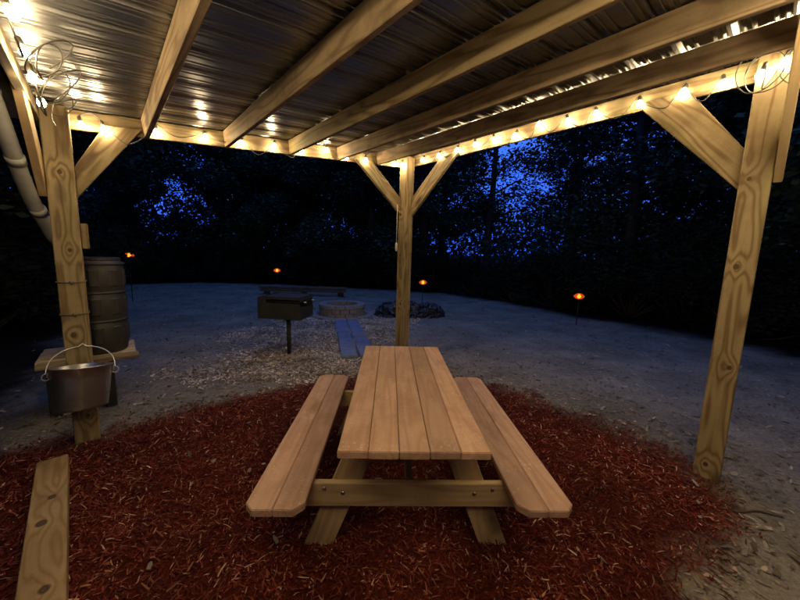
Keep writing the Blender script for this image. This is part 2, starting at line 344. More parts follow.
def chips(name, n, xr, yr, cond, lmin, lmax, wmin, wmax, material, tilt=0.35, lift=0.006, power=2.0, ldir=None):
    """bent slivers: six vertices, two quads each"""
    xs = rng.uniform(*xr, n * 3); ys = rng.uniform(*yr, n * 3); k = cond(xs, ys); xs, ys = xs[k][:n], ys[k][:n]; n = len(xs)
    Ls = lmin + (lmax - lmin) * rng.random(n) ** power; Ws = rng.uniform(wmin, wmax, n)
    an = rng.uniform(0, math.pi, n) if ldir is None else rng.normal(ldir[0], ldir[1], n)
    pt = rng.normal(0, tilt, n); rl = rng.normal(0, 0.5, n)
    d = np.stack([np.cos(an) * np.cos(pt), np.sin(an) * np.cos(pt), np.sin(pt)], -1)
    s = np.stack([-np.sin(an) * np.cos(rl), np.cos(an) * np.cos(rl), np.sin(rl)], -1)
    upv = np.cross(d, s)
    c = np.stack([xs, ys, gz(xs, ys) + lift + np.abs(np.sin(pt)) * Ls * 0.4 + rng.random(n) * lift], -1)
    hL = (d.T * Ls / 2).T; hW = (s.T * Ws / 2).T; bend = (upv.T * Ls * rng.uniform(-0.08, 0.14, n)).T
    vs = np.stack([c - hL - hW, c - hL + hW, c + bend - hW * 1.2, c + bend + hW * 1.2, c + hL - hW * 0.5, c + hL + hW * 0.5], 1).reshape(-1, 3)
    base = (np.arange(n) * 6)[:, None]; f = np.concatenate([base + np.array([0, 1, 3, 2]), base + np.array([2, 3, 5, 4])], 1).reshape(-1, 4)
    me = bpy.data.meshes.new(name); me.vertices.add(len(vs)); me.vertices.foreach_set('co', vs.ravel())
    me.loops.add(f.size); me.loops.foreach_set('vertex_index', f.ravel()); me.polygons.add(len(f)); me.polygons.foreach_set('loop_start', np.arange(0, f.size, 4)); me.polygons.foreach_set('loop_total', np.full(len(f), 4)); me.update()
    return link(name, me, material)
def c_m(lo, hi, which):
    def f(x, y):
        z = zone_masks(x, y); v = z[which]; v = v * (1 - z[2]); v = v if which == 0 else v * (1 - z[0])
        return rng.random(x.shape) < np.clip((v - lo) / (hi - lo), 0, 1)
    return f
mch = chips('mulch', 110000, (-3.6, 2.6), (-0.6, 4.6), c_m(0.0, 0.9, 0), 0.010, 0.062, 0.003, 0.008, 'mulch')
tag(mch, 'red brown shredded bark mulch under the picnic table', kind='stuff')
stc = chips('wood_chips', 42000, (-3.6, 0.6), (3.4, 9.8), c_m(0.1, 0.9, 1), 0.02, 0.07, 0.006, 0.018, 'straw', tilt=0.25)
tag(stc, 'pale wood chips scattered round the grill and fire pit', kind='stuff')
def c_d(x, y):
    z = zone_masks(x, y); near = np.exp(-np.abs(sdf(x, y, MULCH)) / 1.2)
    return (rng.random(x.shape) < (0.12 + 0.9 * near) * (1 - z[2] * 0.97)) & (z[0] < 0.45)
ltr = chips('leaf_litter', 30000, (-11, 8), (0, 16), c_d, 0.02, 0.09, 0.006, 0.022, 'litter', tilt=0.2)
tag(ltr, 'dry leaves and bark bits scattered over bare dirt', kind='stuff')

def c_l(x, y):
    z = zone_masks(x, y); return (rng.random(x.shape) < 0.75) & (z[2] < 0.6)
lvs = chips('fallen_leaves', 260, (-4.5, 5.5), (0.3, 7.5), c_l, 0.025, 0.06, 0.012, 0.028, 'litter', tilt=0.3, lift=0.014, power=1.0)
tag(lvs, 'pale dry leaves fallen on mulch and dirt', kind='stuff')

# ------------------------------------------------------------------ pavilion
PW = 0.155; BH = 0.148; BT = 0.045
pav = empty('pavilion', (OX, OY, 0), label='open timber shelter of square posts with a sloping metal roof', cat='shelter')
PI_ = Matrix.Translation((-OX, -OY, 0))
def pboard(name, p0, p1, wy, hz, side, material='pine', bev=0.004): return board(name, p0, p1, wy, hz, side, material, pav, bev, PI_)
h = PW / 2
for (s, t, lab) in ((0, 0, None), (W, 0, None), (W, -L, None), (-0.06, -L - 0.42, None)):
    top = ZB(s, t) + 0.125
    pboard('post', G(s, t, -0.15), G(s, t, top), PW, PW, U if s < 1 else S_, 'post_a' if s < 1 else 'post_b', 0.006)
slope = (B(1, 0) - B(0, 0)).normalized(); nrm = U.cross(slope) * -1
if nrm.z < 0: nrm = -nrm
NEAR_T = -L - 0.45
bo = h + BT / 2 + 0.001
# beams on the outer faces
pboard('beam', B(-0.12, bo, BH / 2), B(W + h + BT, bo, BH / 2), BT, BH, nrm)
pboard('beam', B(W + bo, h - 0.002, BH / 2), B(W + bo, NEAR_T, BH / 2), BT, BH, nrm)
pboard('beam', B(-bo, h - 0.002, BH / 2), B(-bo, NEAR_T, BH / 2), BT, BH, nrm)
pboard('beam', B(-0.12, NEAR_T - 0.03, BH / 2), B(W + h + BT, NEAR_T - 0.03, BH / 2), BT, BH, nrm)
# purlins
for i, s in enumerate((0.5498, 1.1965, 1.8661, 2.4947, 3.12)):
    pboard('purlin', B(s, h - 0.003, BH / 2 - 0.001), B(s, NEAR_T - 0.004, BH / 2 - 0.001), 0.042, BH, nrm, 'purlin' if i != 2 else 'pine')
# knee braces
def brace(p0, p1, thick_dir, wd=0.175, tk=0.045, mt='pine'):
    d = (p1 - p0).normalized(); side = thick_dir.cross(d)
    # trapezoid board with plumb/level cut ends
    return pboard('brace', p0, p1, tk, wd, side, mt, 0.003)
def cut_brace(post_in, z_lo, z_hi, beam_a, beam_b, org, dirh, outn, off, bs, bt, mt='pine', tk=0.045):
    """quadrilateral brace: plumb cut at the post (z_lo..z_hi), level-ish cut at the beam (beam_a..beam_b from post)"""
    P = [org + dirh * post_in + V((0, 0, z_lo)), org + dirh * beam_b[0] + V((0, 0, beam_b[1])), org + dirh * beam_a[0] + V((0, 0, beam_a[1])), org + dirh * post_in + V((0, 0, z_hi))]
    x = (P[1] - P[0]).normalized(); n = outn.normalized(); y = n.cross(x).normalized()
    c = sum(P, V()) / 4
    mw = Matrix((x, y, n)).transposed().to_4x4(); mw.translation = c + n * off
    inv = mw.inverted(); loc = [inv @ (p + n * off) for p in P]
    bm = bmesh.new(); lo = [bm.verts.new((q.x, q.y, -tk / 2)) for q in loc]; hi = [bm.verts.new((q.x, q.y, tk / 2)) for q in loc]
    bm.faces.new(lo[::-1]); bm.faces.new(hi)
    for i in range(4): bm.faces.new((lo[i], lo[(i + 1) % 4], hi[(i + 1) % 4], hi[i]))
    bmesh.ops.recalc_face_normals(bm, faces=bm.faces); bmesh.ops.bevel(bm, geom=list(bm.edges), offset=0.003, segments=1, affect='EDGES')
    o = link('brace', bm_mesh(bm, 'brace'), mt, pav); o.matrix_local = PI_ @ mw; return o
g0 = G(0, 0)
cut_brace(h, 2.00, 2.235, (0.28, ZB(0.28) + 0.05), (0.52, ZB(0.52) + 0.05), g0, S_, U, h - 0.024, 0, 0)
cut_brace(-h, 2.235, 2.455, (-0.62, ZB(W - 0.62) + 0.03), (-0.88, ZB(W - 0.88) + 0.03), G(W, 0), S_, U, h - 0.024, 0, 0)
cut_brace(-h, 2.21, 2.46, (-0.62, ZB(W) + 0.03), (-0.9, ZB(W) + 0.03), G(W, 0), U, S_, h - 0.024, 0, 0)
cut_brace(h, 2.16, 2.44, (0.44, ZB(W) + 0.03), (0.78, ZB(W) + 0.03), G(W, -L), U, S_, h - 0.024, 0, 0)
# braces towards the camera on the outer faces
cut_brace(-0.02, 2.18, 2.40, (-0.55, ZB(W - 0.6) + 0.10), (-0.8, ZB(W - 0.8) + 0.10), G(W, -L), S_, -U, h + 0.026, 0, 0, 'frame_wood')
cut_brace(-0.02, 1.98, 2.25, (-0.5, ZB(0) + 0.03), (-0.75, ZB(0) + 0.03), g0, U, -S_, h + 0.026, 0, 0, 'frame_wood')
pboard('nailer', G(0.101, 0.03, 1.60), G(0.101, 0.03, 1.80), 0.045, 0.09, U, 'pine')
# ribbed metal roof sheets: corrugation runs down the slope
def rib_profile():
    p = [];
    def add(x, z): p.append((x, z))
    add(-0.125, 0)
    for k in (-0.083, -0.042): add(k - 0.011, 0); add(k - 0.006, 0.008); add(k + 0.006, 0.008); add(k + 0.011, 0)
    add(-0.026, 0); add(-0.014, 0.024); add(0.014, 0.024); add(0.026, 0)
    for k in (0.042, 0.083): add(k - 0.011, 0); add(k - 0.006, 0.008); add(k + 0.006, 0.008); add(k + 0.011, 0)
    return p
rp = rib_profile(); SLN = 4.25
def sheet(nr=3):
    prof = []
    for r in range(nr): prof += [(x + 0.25 * r, z) for x, z in rp]
    prof.append((0.25 * nr - 0.125, 0)); prof.append((0.25 * nr - 0.10, 0.001))
    vs = []; fs = []; n = len(prof); K = 24
    for k in range(K + 1):
        xx = SLN * k / K
        for (y, z) in prof: vs.append((xx, y, z + 0.0012 * math.sin(k * 2.1 + y * 9)))
    for k in range(K):
        for j in range(n - 1): fs.append((k * n + j, k * n + j + 1, (k + 1) * n + j + 1, (k + 1) * n + j))
    return mesh_from('roof_sheet', vs, fs, False)
shm = sheet(); shm.materials.append(M['roof'])
for k in range(7):
    t0 = -0.03 + 0.125 + 0.125 - 0.75 * (k + 1) + 0.125
    org = B(-0.26, t0, BH + 0.006 + (0.0016 if k % 2 else 0))
    y = (B(0, 1) - B(0, 0)).normalized(); x = slope; z = x.cross(y).normalized(); 
    mw = Matrix((x, y, z)).transposed().to_4x4(); mw.translation = org
    o = link('roof_sheet', shm, None, pav); o.matrix_local = PI_ @ mw
# gutter and downspout on the low side
gut = empty('gutter', G(-0.26, 0), label='pale metal gutter along the low left eave of the shelter', cat='gutter')
pr = [(-0.06, 0.07), (-0.062, 0.02), (-0.03, 0.0), (0.04, 0.0), (0.06, 0.03), (0.06, 0.075)]
gv = []; gf = []
for t_ in (0.2, NEAR_T - 0.3):
    for (a, z) in pr: gv.append(B(-0.22 + a, t_, 0.06 + z) - gut.location)
    for (a, z) in [(a * 0.94, z + 0.003) for a, z in pr]: gv.append(B(-0.22 + a, t_, 0.06 + z) - gut.location)
n6 = 6
for j in range(5): gf += [(j, j + 1, 12 + j + 1, 12 + j), (6 + j, 18 + j, 18 + j + 1, 6 + j + 1)]
gf += [(0, 12, 18, 6), (5, 11, 23, 17)]
link('trough', mesh_from('trough', gv, gf, False), 'spout', gut)

def corrug(pts, r, step=0.012, amp=0.07):
    """resample a path and pulse its radius for a flexible pipe"""
    P = [V(p) for p in pts]; out = []; rad = []
    def cat(p0, p1, p2, p3, u): return 0.5 * ((2 * p1) + (p2 - p0) * u + (2 * p0 - 5 * p1 + 4 * p2 - p3) * u * u + (3 * p1 - p0 - 3 * p2 + p3) * u ** 3)
    E_ = [P[0] * 2 - P[1]] + P + [P[-1] * 2 - P[-2]]
    for i in range(len(P) - 1):
        n = max(2, int((P[i + 1] - P[i]).length / step))
        for k in range(n): out.append(cat(E_[i], E_[i + 1], E_[i + 2], E_[i + 3], k / n))
    out.append(P[-1]); 
    for i in range(len(out)): rad.append(r * (1 + amp * (1 if i % 2 else -1)))
    return out, rad
def smooth_path(pts, step): return corrug(pts, 1, step)[0]
dsp = empty('downspout', G(-0.22, -0.5), label='white downspout bending from the gutter to the rain barrel', cat='downspout')
p = [B(-0.22, -0.62, 0.07), B(-0.22, -0.60, -0.02), G(-0.21, -0.50, 2.38), G(-0.17, -0.05, 1.98), G(-0.12, 0.20, 1.78), G(-0.08, 0.32, 1.66), G(0.02, 0.50, 1.60)]
path, rad = corrug(p, 0.045, 0.05, 0.012)
o = tube('pipe', [q_ - dsp.location for q_ in path], rad, 'spout', dsp, 14)
for k_ in (3, 4): 
    c0 = p[k_ - 1].lerp(p[k_], 0.5) - dsp.location; d0 = (p[k_] - p[k_ - 1]).normalized() * 0.03
    tube('coupling', [c0 - d0, c0 + d0], 0.050, 'spout', dsp, 14)

# ------------------------------------------------------------------ string lights
def bulb_meshes():
    prof = [(0.007, 0.0), (0.013, -0.008), (0.0195, -0.023), (0.021, -0.034), (0.017, -0.047), (0.009, -0.055), (0.001, -0.057)]
    bm_ = lathe('bulb', prof, 10); bm_.materials.append(M['bulb'])
    sk = lathe('socket', [(0.006, 0.045), (0.013, 0.038), (0.014, 0.004), (0.011, 0.0)], 8, closed_top=True); sk.materials.append(M['cable'])
    return bm_, sk
BM_, SK_ = bulb_meshes()
def string(label, pts, base, droops):
    """pts: bulb socket places (world); the cable loops between them"""
    root = empty('string_light', base, label=label, cat='string lights', group='strings of lit bulbs along the beams')
    bl = V(base)
    for i, (p, tilt) in enumerate(pts):
        ax = V(tilt).normalized(); z = -ax; x = z.orthogonal().normalized(); y = z.cross(x)
        mw = Matrix((x, y, z)).transposed().to_4x4(); mw.translation = V(p) - bl
        so = link('socket', SK_, None, root, mw); link('bulb', BM_, None, so)
    path = []
    for i in range(len(pts) - 1):
        a = V(pts[i][0]) - V(pts[i][1]).normalized() * 0.045; c = V(pts[i + 1][0]) - V(pts[i + 1][1]).normalized() * 0.045
        dr, sw, inn = droops[i]
        path += [a, a.lerp(c, 0.2) + V((0, 0, -dr * 0.6)) + inn * 0.4, a.lerp(c, 0.5 + sw) + V((0, 0, -dr)) + inn, a.lerp(c, 0.82) + V((0, 0, -dr * 0.55)) + inn * 0.5]
    path.append(c)
    tube('cable', [q_ - bl for q_ in smooth_path(path, 0.02)], 0.0042, 'cable', root, 5)
    return root
R_ = random.Random(5)
def strand(places, inward, droop=(0.08, 0.19)):
    pts = []
    for pnt in places:
        ti = inward * R_.uniform(0.1, 0.5) + V((R_.uniform(-.25, .25), R_.uniform(-.25, .25), -1))
        pts.append((pnt, ti))
    dr = [(R_.uniform(*droop) * (1 if R_.random() < 0.75 else -0.3), R_.uniform(-0.15, 0.2), inward * R_.uniform(0.0, 0.05)) for _ in places]
    return pts, dr
fi = h - 0.055
bk = [0.14, 0.27, 0.62, 1.0, 1.33, 1.66, 1.97, 2.3, 2.58, 2.88, 3.14, 3.42]
bdz = [0.03, 0.02, 0.05, 0.06, 0.045, 0.06, 0.05, 0.09, 0.03, 0.03, 0.03, 0.03]
pl = [B(s, fi if 0.12 < s < 3.5 else -h - 0.04, dz + 0.02) for s, dz in zip(bk, bdz)]
pts, dr = strand(pl, -U); string('warm bulbs strung along the back beam from left post to middle post', pts, G(0, 0, 2.6), dr)
rk = [-0.02, -0.30, -0.6, -0.90, -1.17, -1.43, -1.7, -1.96, -2.24, -2.49, -2.82, -3.11, -3.33]
rdz = [0.02, 0.05, 0.05, 0.06, 0.07, 0.07, 0.05, 0.10, 0.06, 0.06, 0.045, 0.05, 0.035]
pl = [B(W + (fi if t_ < -0.1 else -h - 0.04), t_, dz + 0.02) for t_, dz in zip(rk, rdz)]
pts, dr = strand(pl, -S_); string('warm bulbs strung along the right beam beneath the outermost purlin', pts, G(W, 0, 2.9), dr)
pl = [B(W - h - 0.03, -L + 0.05, 0.02), B(W - h - 0.03, -L - 0.05, 0.06)] + [B(W - 0.14 - 0.17 * k, NEAR_T + 0.07, -0.01 + 0.02 * (k % 2)) for k in range(20)]  # run along the near beam is unseen, its bulbs crowded to add light
pts, dr = strand(pl, U); string('bulbs clustered at the top of the right post beside tangled cable', pts, G(W, -L, 2.9), dr)
pl = [B(-fi, -0.62, 0.0), B(-fi, -0.93, 0.03), B(-fi, -1.2, 0.05)] + [B(-fi, -1.5, 0.08)] + [B(-fi + 0.03, -2.2 - 0.17 * k, -0.07) for k in range(11)]  # last run is out of view, crowded for more light on the table side
pts, dr = strand(pl, S_); string('bulbs strung along the left eave beam above the left post', pts, G(0, -1, 2.6), dr)
# loose cable tangles at both near corners
def tangle(c, r, n, ax1, ax2, seed):
    rr = random.Random(seed); pts = []
    for i in range(n):
        a = i * 0.75 + rr.uniform(-.12, .12); q_ = r * (0.85 + 0.25 * math.sin(i * 0.37 + seed))
        pts.append(c + ax1 * (q_ * math.cos(a)) + ax2 * (q_ * math.sin(a) * 1.3) + ax1.cross(ax2) * (0.03 * math.sin(i * 0.9)))
    return smooth_path(pts, 0.02)
tg = empty('cable_tangle', G(W, -L, 2.9), label='loose loops of black cable hanging at top of right post', cat='cable')
for k_, (dt, ds, r_) in enumerate(((-0.12, -0.12, 0.10), (0.04, -0.13, 0.13))):
    tube('loop', [q_ - tg.location for q_ in tangle(B(W + ds, -L + dt, 0.02), r_, 19, U, V((0, 0, 1)), 3 + k_)], 0.0035, 'cable', tg, 5)
tg = empty('cable_tangle', G(0, -1, 2.6), label='loose loops of black cable hanging under left eave', cat='cable')
for k_, (t_, r_) in enumerate(((-1.15, 0.10), (-0.72, 0.13), (-0.35, 0.09))):
    tube('loop', [q_ - tg.location for q_ in tangle(B(0.06, t_, 0.03), r_, 16, U, V((S_.x * .5, S_.y * .5, 0.85)), 13 + k_)], 0.0035, 'cable', tg, 5)

# ------------------------------------------------------------------ picnic table
TC = V((0.0599, 2.2532, 0)); TA = 0.0337
pt = empty('picnic_table', TC, TA, label='reddish brown wooden picnic table with attached benches on mulch', cat='picnic table')
def tb(name, x0, y0, x1, y1, z, wdt, thk, mt='redwood', clip=None, lab=None):
    """horizontal board along y in table space with optionally clipped corners"""
    Lh = (y1 - y0) / 2; a = wdt / 2; c = clip or {}
    poly = []
    for cx, cy, key in ((-1, -1, 'a'), (1, -1, 'b'), (1, 1, 'c'), (-1, 1, 'd')):
        k = c.get(key, 0)
        if not k: poly.append((cy * Lh, -cx * a))
        else:
            pA = (cy * (Lh - k), -cx * a); pB = (cy * Lh, -cx * (a - k))
            poly += ([pA, pB] if key in 'ac' else [pB, pA])
    bm = bmesh.new(); lo = [bm.verts.new((x, y, -thk / 2)) for x, y in poly]; hi = [bm.verts.new((x, y, thk / 2)) for x, y in poly]
    n = len(poly); bm.faces.new(lo); bm.faces.new(hi[::-1])
    for i in range(n): bm.faces.new((lo[i], hi[i], hi[(i + 1) % n], lo[(i + 1) % n]))
    bmesh.ops.recalc_face_normals(bm, faces=bm.faces); bmesh.ops.bevel(bm, geom=list(bm.edges), offset=0.004, segments=2, affect='EDGES')
    o = link(name, bm_mesh(bm, name), mt, pt)
    # local x -> table y, local y -> -table x
    o.matrix_local = Matrix.Translation((x0, (y0 + y1) / 2, z - thk / 2)) @ Matrix.Rotation(math.pi / 2 + R_.uniform(-.0008, .0008), 4, 'Z'); return o
TL = 1.75; bw = 0.1385; st_ = 0.1415
for i in range(5): tb('tabletop_board', (i - 2) * st_, -TL / 2 + R_.uniform(-.002, .002), 0, TL / 2, 0.74, bw, 0.038)
for sgn in (-1, 1):
    for j in range(2):
        xc = sgn * (0.585 + j * 0.1415)
        # outer corner is clipped on the outer board, inner on the inner one
        if (sgn < 0) == (j == 1): cl = {'a': 0.045, 'd': 0.045}
        else: cl = {'b': 0.045, 'c': 0.045}
        tb('bench_board', xc, -0.855, 0, 0.895, 0.43, bw, 0.038, clip=cl)
tinv = None
def tpiece(name, p0, p1, wy, hz, side, mt='frame_wood'):
    me = bm_mesh(box_bm((V(p1) - V(p0)).length, wy, hz, 0.004), name); o = link(name, me, mt, pt)
    o.matrix_local = frame_mw(V(p0), V(p1), V(side)); return o
for sgn in (-1, 1):
    ye = sgn * 0.60
    cm_ = tpiece('crossmember', (-0.77, ye, 0.322), (0.77, ye, 0.322), 0.038, 0.138, (0, 0, 1))
    tpiece('cleat', (-0.33, ye - sgn * 0.042, 0.660), (0.33, ye - sgn * 0.042, 0.660), 0.038, 0.085, (0, 0, 1))
    for k in (-1, 1):
        yl = ye - sgn * 0.040
        bm = bmesh.new(); q4 = [(k * 0.585, -0.03), (k * 0.425, -0.03), (k * 0.17, 0.615), (k * 0.33, 0.615)]
        ctr = V((k * 0.365, yl, 0.31)); xa = V((-k * 0.23, 0, 0.70)).normalized(); ya = V((0, 1, 0)); za = xa.cross(ya)
        mw = Matrix((xa, ya, za)).transposed().to_4x4(); mw.translation = ctr; inv = mw.inverted()
        vv = [[bm.verts.new(inv @ V((x, yl + d, z))) for x, z in q4] for d in (-0.019, 0.019)]
        bm.faces.new(vv[0]); bm.faces.new(vv[1][::-1])
        for i in range(4): bm.faces.new((vv[0][i], vv[1][i], vv[1][(i + 1) % 4], vv[0][(i + 1) % 4]))
        bmesh.ops.recalc_face_normals(bm, faces=bm.faces); bmesh.ops.bevel(bm, geom=list(bm.edges), offset=0.003, segments=1, affect='EDGES')
        o = link('leg', bm_mesh(bm, 'leg'), 'frame_wood', pt); o.matrix_local = mw
        for bxx in (0.36, 0.46):
            bo_ = link('bolt', lathe('bolt', [(0.011, 0), (0.011, 0.004), (0.006, 0.007), (0.001, 0.008)], 10), 'steel', cm_)
            bo_.matrix_local = frame_mw(V((-0.77, ye, 0.322)), V((0.77, ye, 0.322)), V((0, 0, 1))).inverted() @ Matrix.Translation((k * bxx, ye + sgn * 0.019, 0.335 + (bxx - 0.36) * 0.25)) @ Matrix.Rotation(-sgn * math.pi / 2, 4, 'X')
tpiece('center_brace', (0, -0.56, 0.36), (0, -0.06, 0.69), 0.038, 0.085, (0, 0, 1))
tpiece('center_brace', (0, 0.56, 0.36), (0, 0.06, 0.69), 0.038, 0.085, (0, 0, 1))
tpiece('cleat', (-0.33, 0, 0.684), (0.33, 0, 0.684), 0.085, 0.036, (0, 0, 1))

# ------------------------------------------------------------------ edging timber, bucket, ropes, barrel
P0 = V((-2.455, 2.165, 0.06)); P1 = V((-0.83, 0.54, 0.06))
o = board('edging_board', P0 - P0, P1 - P0, 0.157, 0.10, V((0, 0, 1)), 'edging', None)
o.matrix_world = frame_mw(P0, P1, V((0, 0, 1))); tag(o, 'pale knotty timber edging lying beside the mulch at lower left', 'timber')

bk_ = empty('bucket', G(0.005, -0.315, 0.395), label='galvanized bucket with wire handle hung on the left post', cat='bucket')
prof = [(0.0, 0.0), (0.140, 0.0), (0.149, 0.004), (0.151, 0.02), (0.159, 0.10), (0.1605, 0.105), (0.169, 0.22), (0.170, 0.225), (0.178, 0.305), (0.183, 0.308), (0.185, 0.314), (0.182, 0.319), (0.176, 0.314), (0.165, 0.22), (0.156, 0.10), (0.147, 0.012), (0.0, 0.010)]
body = link('body', lathe('body', prof, 48, closed_bot=False), 'zinc', bk_)
bk_.rotation_euler = (0, 0, 0)
bk_.rotation_mode = 'QUATERNION'
ang = -0.17
axf = (-U)  # towards camera
bk_.rotation_quaternion = (Matrix.Rotation(ang, 3, S_) @ Matrix.Rotation(0.05, 3, U)).to_quaternion()
def bh(a, r, z): return V((S_ * (r * math.cos(a)) + (U) * (r * math.sin(a)))) + V((0, 0, z))
# handle arc from ear to ear through the nail
hpts = []
for k in range(0, 25):
    a = math.pi * k / 24; x_ = 0.192 * math.cos(a); z_ = 0.285 + 0.175 * math.sin(a) ** 0.8 + (0.02 if k == 12 else 0)
    hpts.append(S_ * x_ + U * (0.125 * math.sin(a)) + V((0, 0, z_)))
def curl(c, sgn): return [c + S_ * (sgn * 0.022 * math.sin(b_)) + V((0, 0, -0.025 + 0.025 * math.cos(b_))) for b_ in [x * math.pi / 5 for x in range(0, 10)]]
hp = curl(hpts[0], 1)[::-1] + hpts[1:-1] + curl(hpts[-1], -1)
tube('handle', hp, 0.0045, 'wire', bk_, 6)
for sg in (-1, 1):
    o = link('ear', bm_mesh(box_bm(0.03, 0.012, 0.045, 0.003), 'ear'), 'zinc', bk_)
    o.matrix_local = Matrix.Translation(S_ * (sg * 0.182) + V((0, 0, 0.275))) @ Matrix.Rotation(AL + math.pi / 2, 4, 'Z')
for i, z_ in enumerate((1.34, 1.085)):
    e_ = PW / 2 + 0.006; pts = [G(-e_, -e_, z_), G(-0.03, -e_ - .003, z_ - .004), G(0, -e_ - 0.01, z_ - 0.006), G(0.03, -e_ - .003, z_ - 0.003), G(e_, -e_, z_ + .002), G(e_, e_, z_), G(-e_, e_, z_), G(-e_, -e_, z_)]
    r = empty('wire_loop', G(0, 0, z_), label=('upper' if i == 0 else 'lower') + ' dark wire tied round the left post above the bucket', cat='wire')
    o = tube('wire', [q_ - r.location for q_ in pts], 0.0045, 'cable', r, 6)
    kn = tube('knot', [V(q_) + G(0, -e_ - 0.012, z_ - 0.005) - r.location for q_ in ((-0.018, 0, 0.0), (-.006, 0, 0.008), (0.006, 0, -0.008), (0.02, 0.0, 0.006))], 0.007, 'cable', r, 6)
tube('nail', [V((0, 0, 0)), -U * 0.05 + V((0, 0, 0.01))], 0.004, 'steel', pav, 6).matrix_local = PI_ @ Matrix.Translation(G(0, -h + 0.003, 0.862))

BC = V((-3.135, 3.265, 0.555))
bs = empty('barrel_stand', (BC.x, BC.y, 0), AL, label='low plank stand holding the rain barrel behind the left post', cat='stand')
for i in range(5):
    me = bm_mesh(box_bm(0.72, 0.135, 0.036, 0.004), 'shelf_board'); o = link('shelf_board', me, 'pine' if i == 0 else 'frame_wood', bs)
    o.location = (-0.02 + R_.uniform(-.02, .02), -0.29 + i * 0.145, 0.535)
for x_ in (-0.30, 0.10):
    for y_ in (-0.12, 0.20):
        o = link('leg', bm_mesh(box_bm(0.56, 0.085, 0.085, 0.004), 'leg'), 'black_iron', bs); o.matrix_local = Matrix.Translation((x_, y_, 0.236)) @ Matrix.Rotation(math.pi / 2, 4, 'Y')
br = empty('rain_barrel', BC, 0.3, label='brown ribbed plastic rain barrel on a plank stand', cat='barrel')
prof = [(0.25, 0.0), (0.268, 0.012), (0.275, 0.05)]
z_ = 0.05
for k in range(3):
    z0 = 0.05 + k * 0.285
    prof += [(0.285, z0 + 0.03), (0.292, z0 + 0.14), (0.285, z0 + 0.25), (0.277, z0 + 0.268), (0.277, z0 + 0.275)]
prof += [(0.27, 0.915), (0.255, 0.93), (0.262, 0.938), (0.262, 0.955), (0.24, 0.962), (0.0, 0.952)]
sharp(link('body', lathe('body', prof, 40), 'barrel', br), 0.5)
for z0 in (0.33, 0.615, 0.90):
    link('hoop', lathe('hoop', [(0.272, z0 - 0.014), (0.300, z0 - 0.008), (0.300, z0 + 0.008), (0.272, z0 + 0.014)], 40, closed_bot=False), 'barrel', br)
for k in range(3):
    for j in range(9):
        a = j * 2 * math.pi / 9 + 0.2; z0 = 0.05 + k * 0.285 + 0.14
        vs = []; fs = []
        for ii in range(6):
            aa = a + (ii - 2.5) * 0.085
            for zz, rr in ((-0.085, 0.2865), (-0.075, 0.298), (0.075, 0.298), (0.085, 0.2865)):
                r2 = rr if 0 < ii < 5 else 0.286
                vs.append((r2 * math.cos(aa), r2 * math.sin(aa), z0 + zz))
        for ii in range(5):
            for q_ in range(3): fs.append((ii * 4 + q_, ii * 4 + 4 + q_, ii * 4 + 5 + q_, ii * 4 + 1 + q_))
        link('panel', mesh_from('panel', vs, fs, False), 'barrel', br)

br.location = BC + S_ * 0.06; br.scale = (0.79, 0.79, 1.0)
# hanging cord on the middle post
hc = empty('hanging_cord', G(W - 0.15, -0.02, 2.3), label='thin cord with small pale weight hanging beside the middle post', cat='cord')
b0 = G(W - 0.17, -0.0, 0)
tube('cord', [V((b0.x, b0.y, z)) - hc.location for z in (2.36, 2.0, 1.80)], 0.0045, 'weight', hc, 5)
tube('weight', [V((b0.x, b0.y, z)) - hc.location for z in (1.81, 1.79, 1.70, 1.685)], [0.008, 0.019, 0.019, 0.008], 'weight', hc, 8)

# ------------------------------------------------------------------ grill
gr = empty('grill', (-1.80, 5.17, 0), -0.12, label='black pedestal charcoal grill standing on pale wood chips', cat='grill')
def panel(name, verts, mt, parent, thk=0.006):
    """thin plate from a quad, given real thickness"""
    P = [V(v) for v in verts]; n = (P[1] - P[0]).cross(P[2] - P[0]).normalized() * thk
    bm = bmesh.new(); a = [bm.verts.new(p) for p in P]; b_ = [bm.verts.new(p + n) for p in P]; k = len(P)
    bm.faces.new(a[::-1]); bm.faces.new(b_)
    for i in range(k): bm.faces.new((a[i], a[(i + 1) % k], b_[(i + 1) % k], b_[i]))
    bmesh.ops.recalc_face_normals(bm, faces=bm.faces); return link(name, bm_mesh(bm, name), mt, parent)
gw, gd, g0_, g1_ = 0.33, 0.24, 0.60, 0.935
x0, x1, y0, y1 = -0.36, 0.32, -0.24, 0.26
panel('floor_plate', [(x0, y0, g0_), (x1, y0, g0_), (x1, y1, g0_), (x0, y1, g0_)], 'black_iron', gr)
panel('front_panel', [(x0, y0, g0_), (x1, y0, g0_), (x1, y0, g1_ - 0.085), (x0, y0, g1_ - 0.085)], 'black_iron', gr)
panel('front_rail', [(x0, y0, g1_ - 0.03), (x1, y0, g1_ - 0.03), (x1, y0, g1_), (x0, y0, g1_)], 'black_iron', gr)
panel('front_panel', [(x0, y0, g1_ - 0.085), (x0 + 0.14, y0, g1_ - 0.085), (x0 + 0.14, y0, g1_ - 0.03), (x0, y0, g1_ - 0.03)], 'black_iron', gr)
panel('back_panel', [(x0, y1, g0_), (x1, y1, g0_), (x1, y1, g1_ + 0.02), (x0, y1, g1_ + 0.02)], 'black_iron', gr)
panel('side_panel', [(x0, y0, g0_), (x0, y1, g0_), (x0, y1, g1_), (x0, y0, g1_)], 'black_iron', gr)
panel('side_panel', [(x1, y0, g0_), (x1, y1, g0_), (x1, y1, g0_ + 0.16), (x1, y0, g0_ + 0.20)], 'black_iron', gr)
panel('side_rail', [(x1, y0, g1_ - 0.05), (x1, y1, g1_ - 0.04), (x1, y1, g1_), (x1, y0, g1_)], 'black_iron', gr)
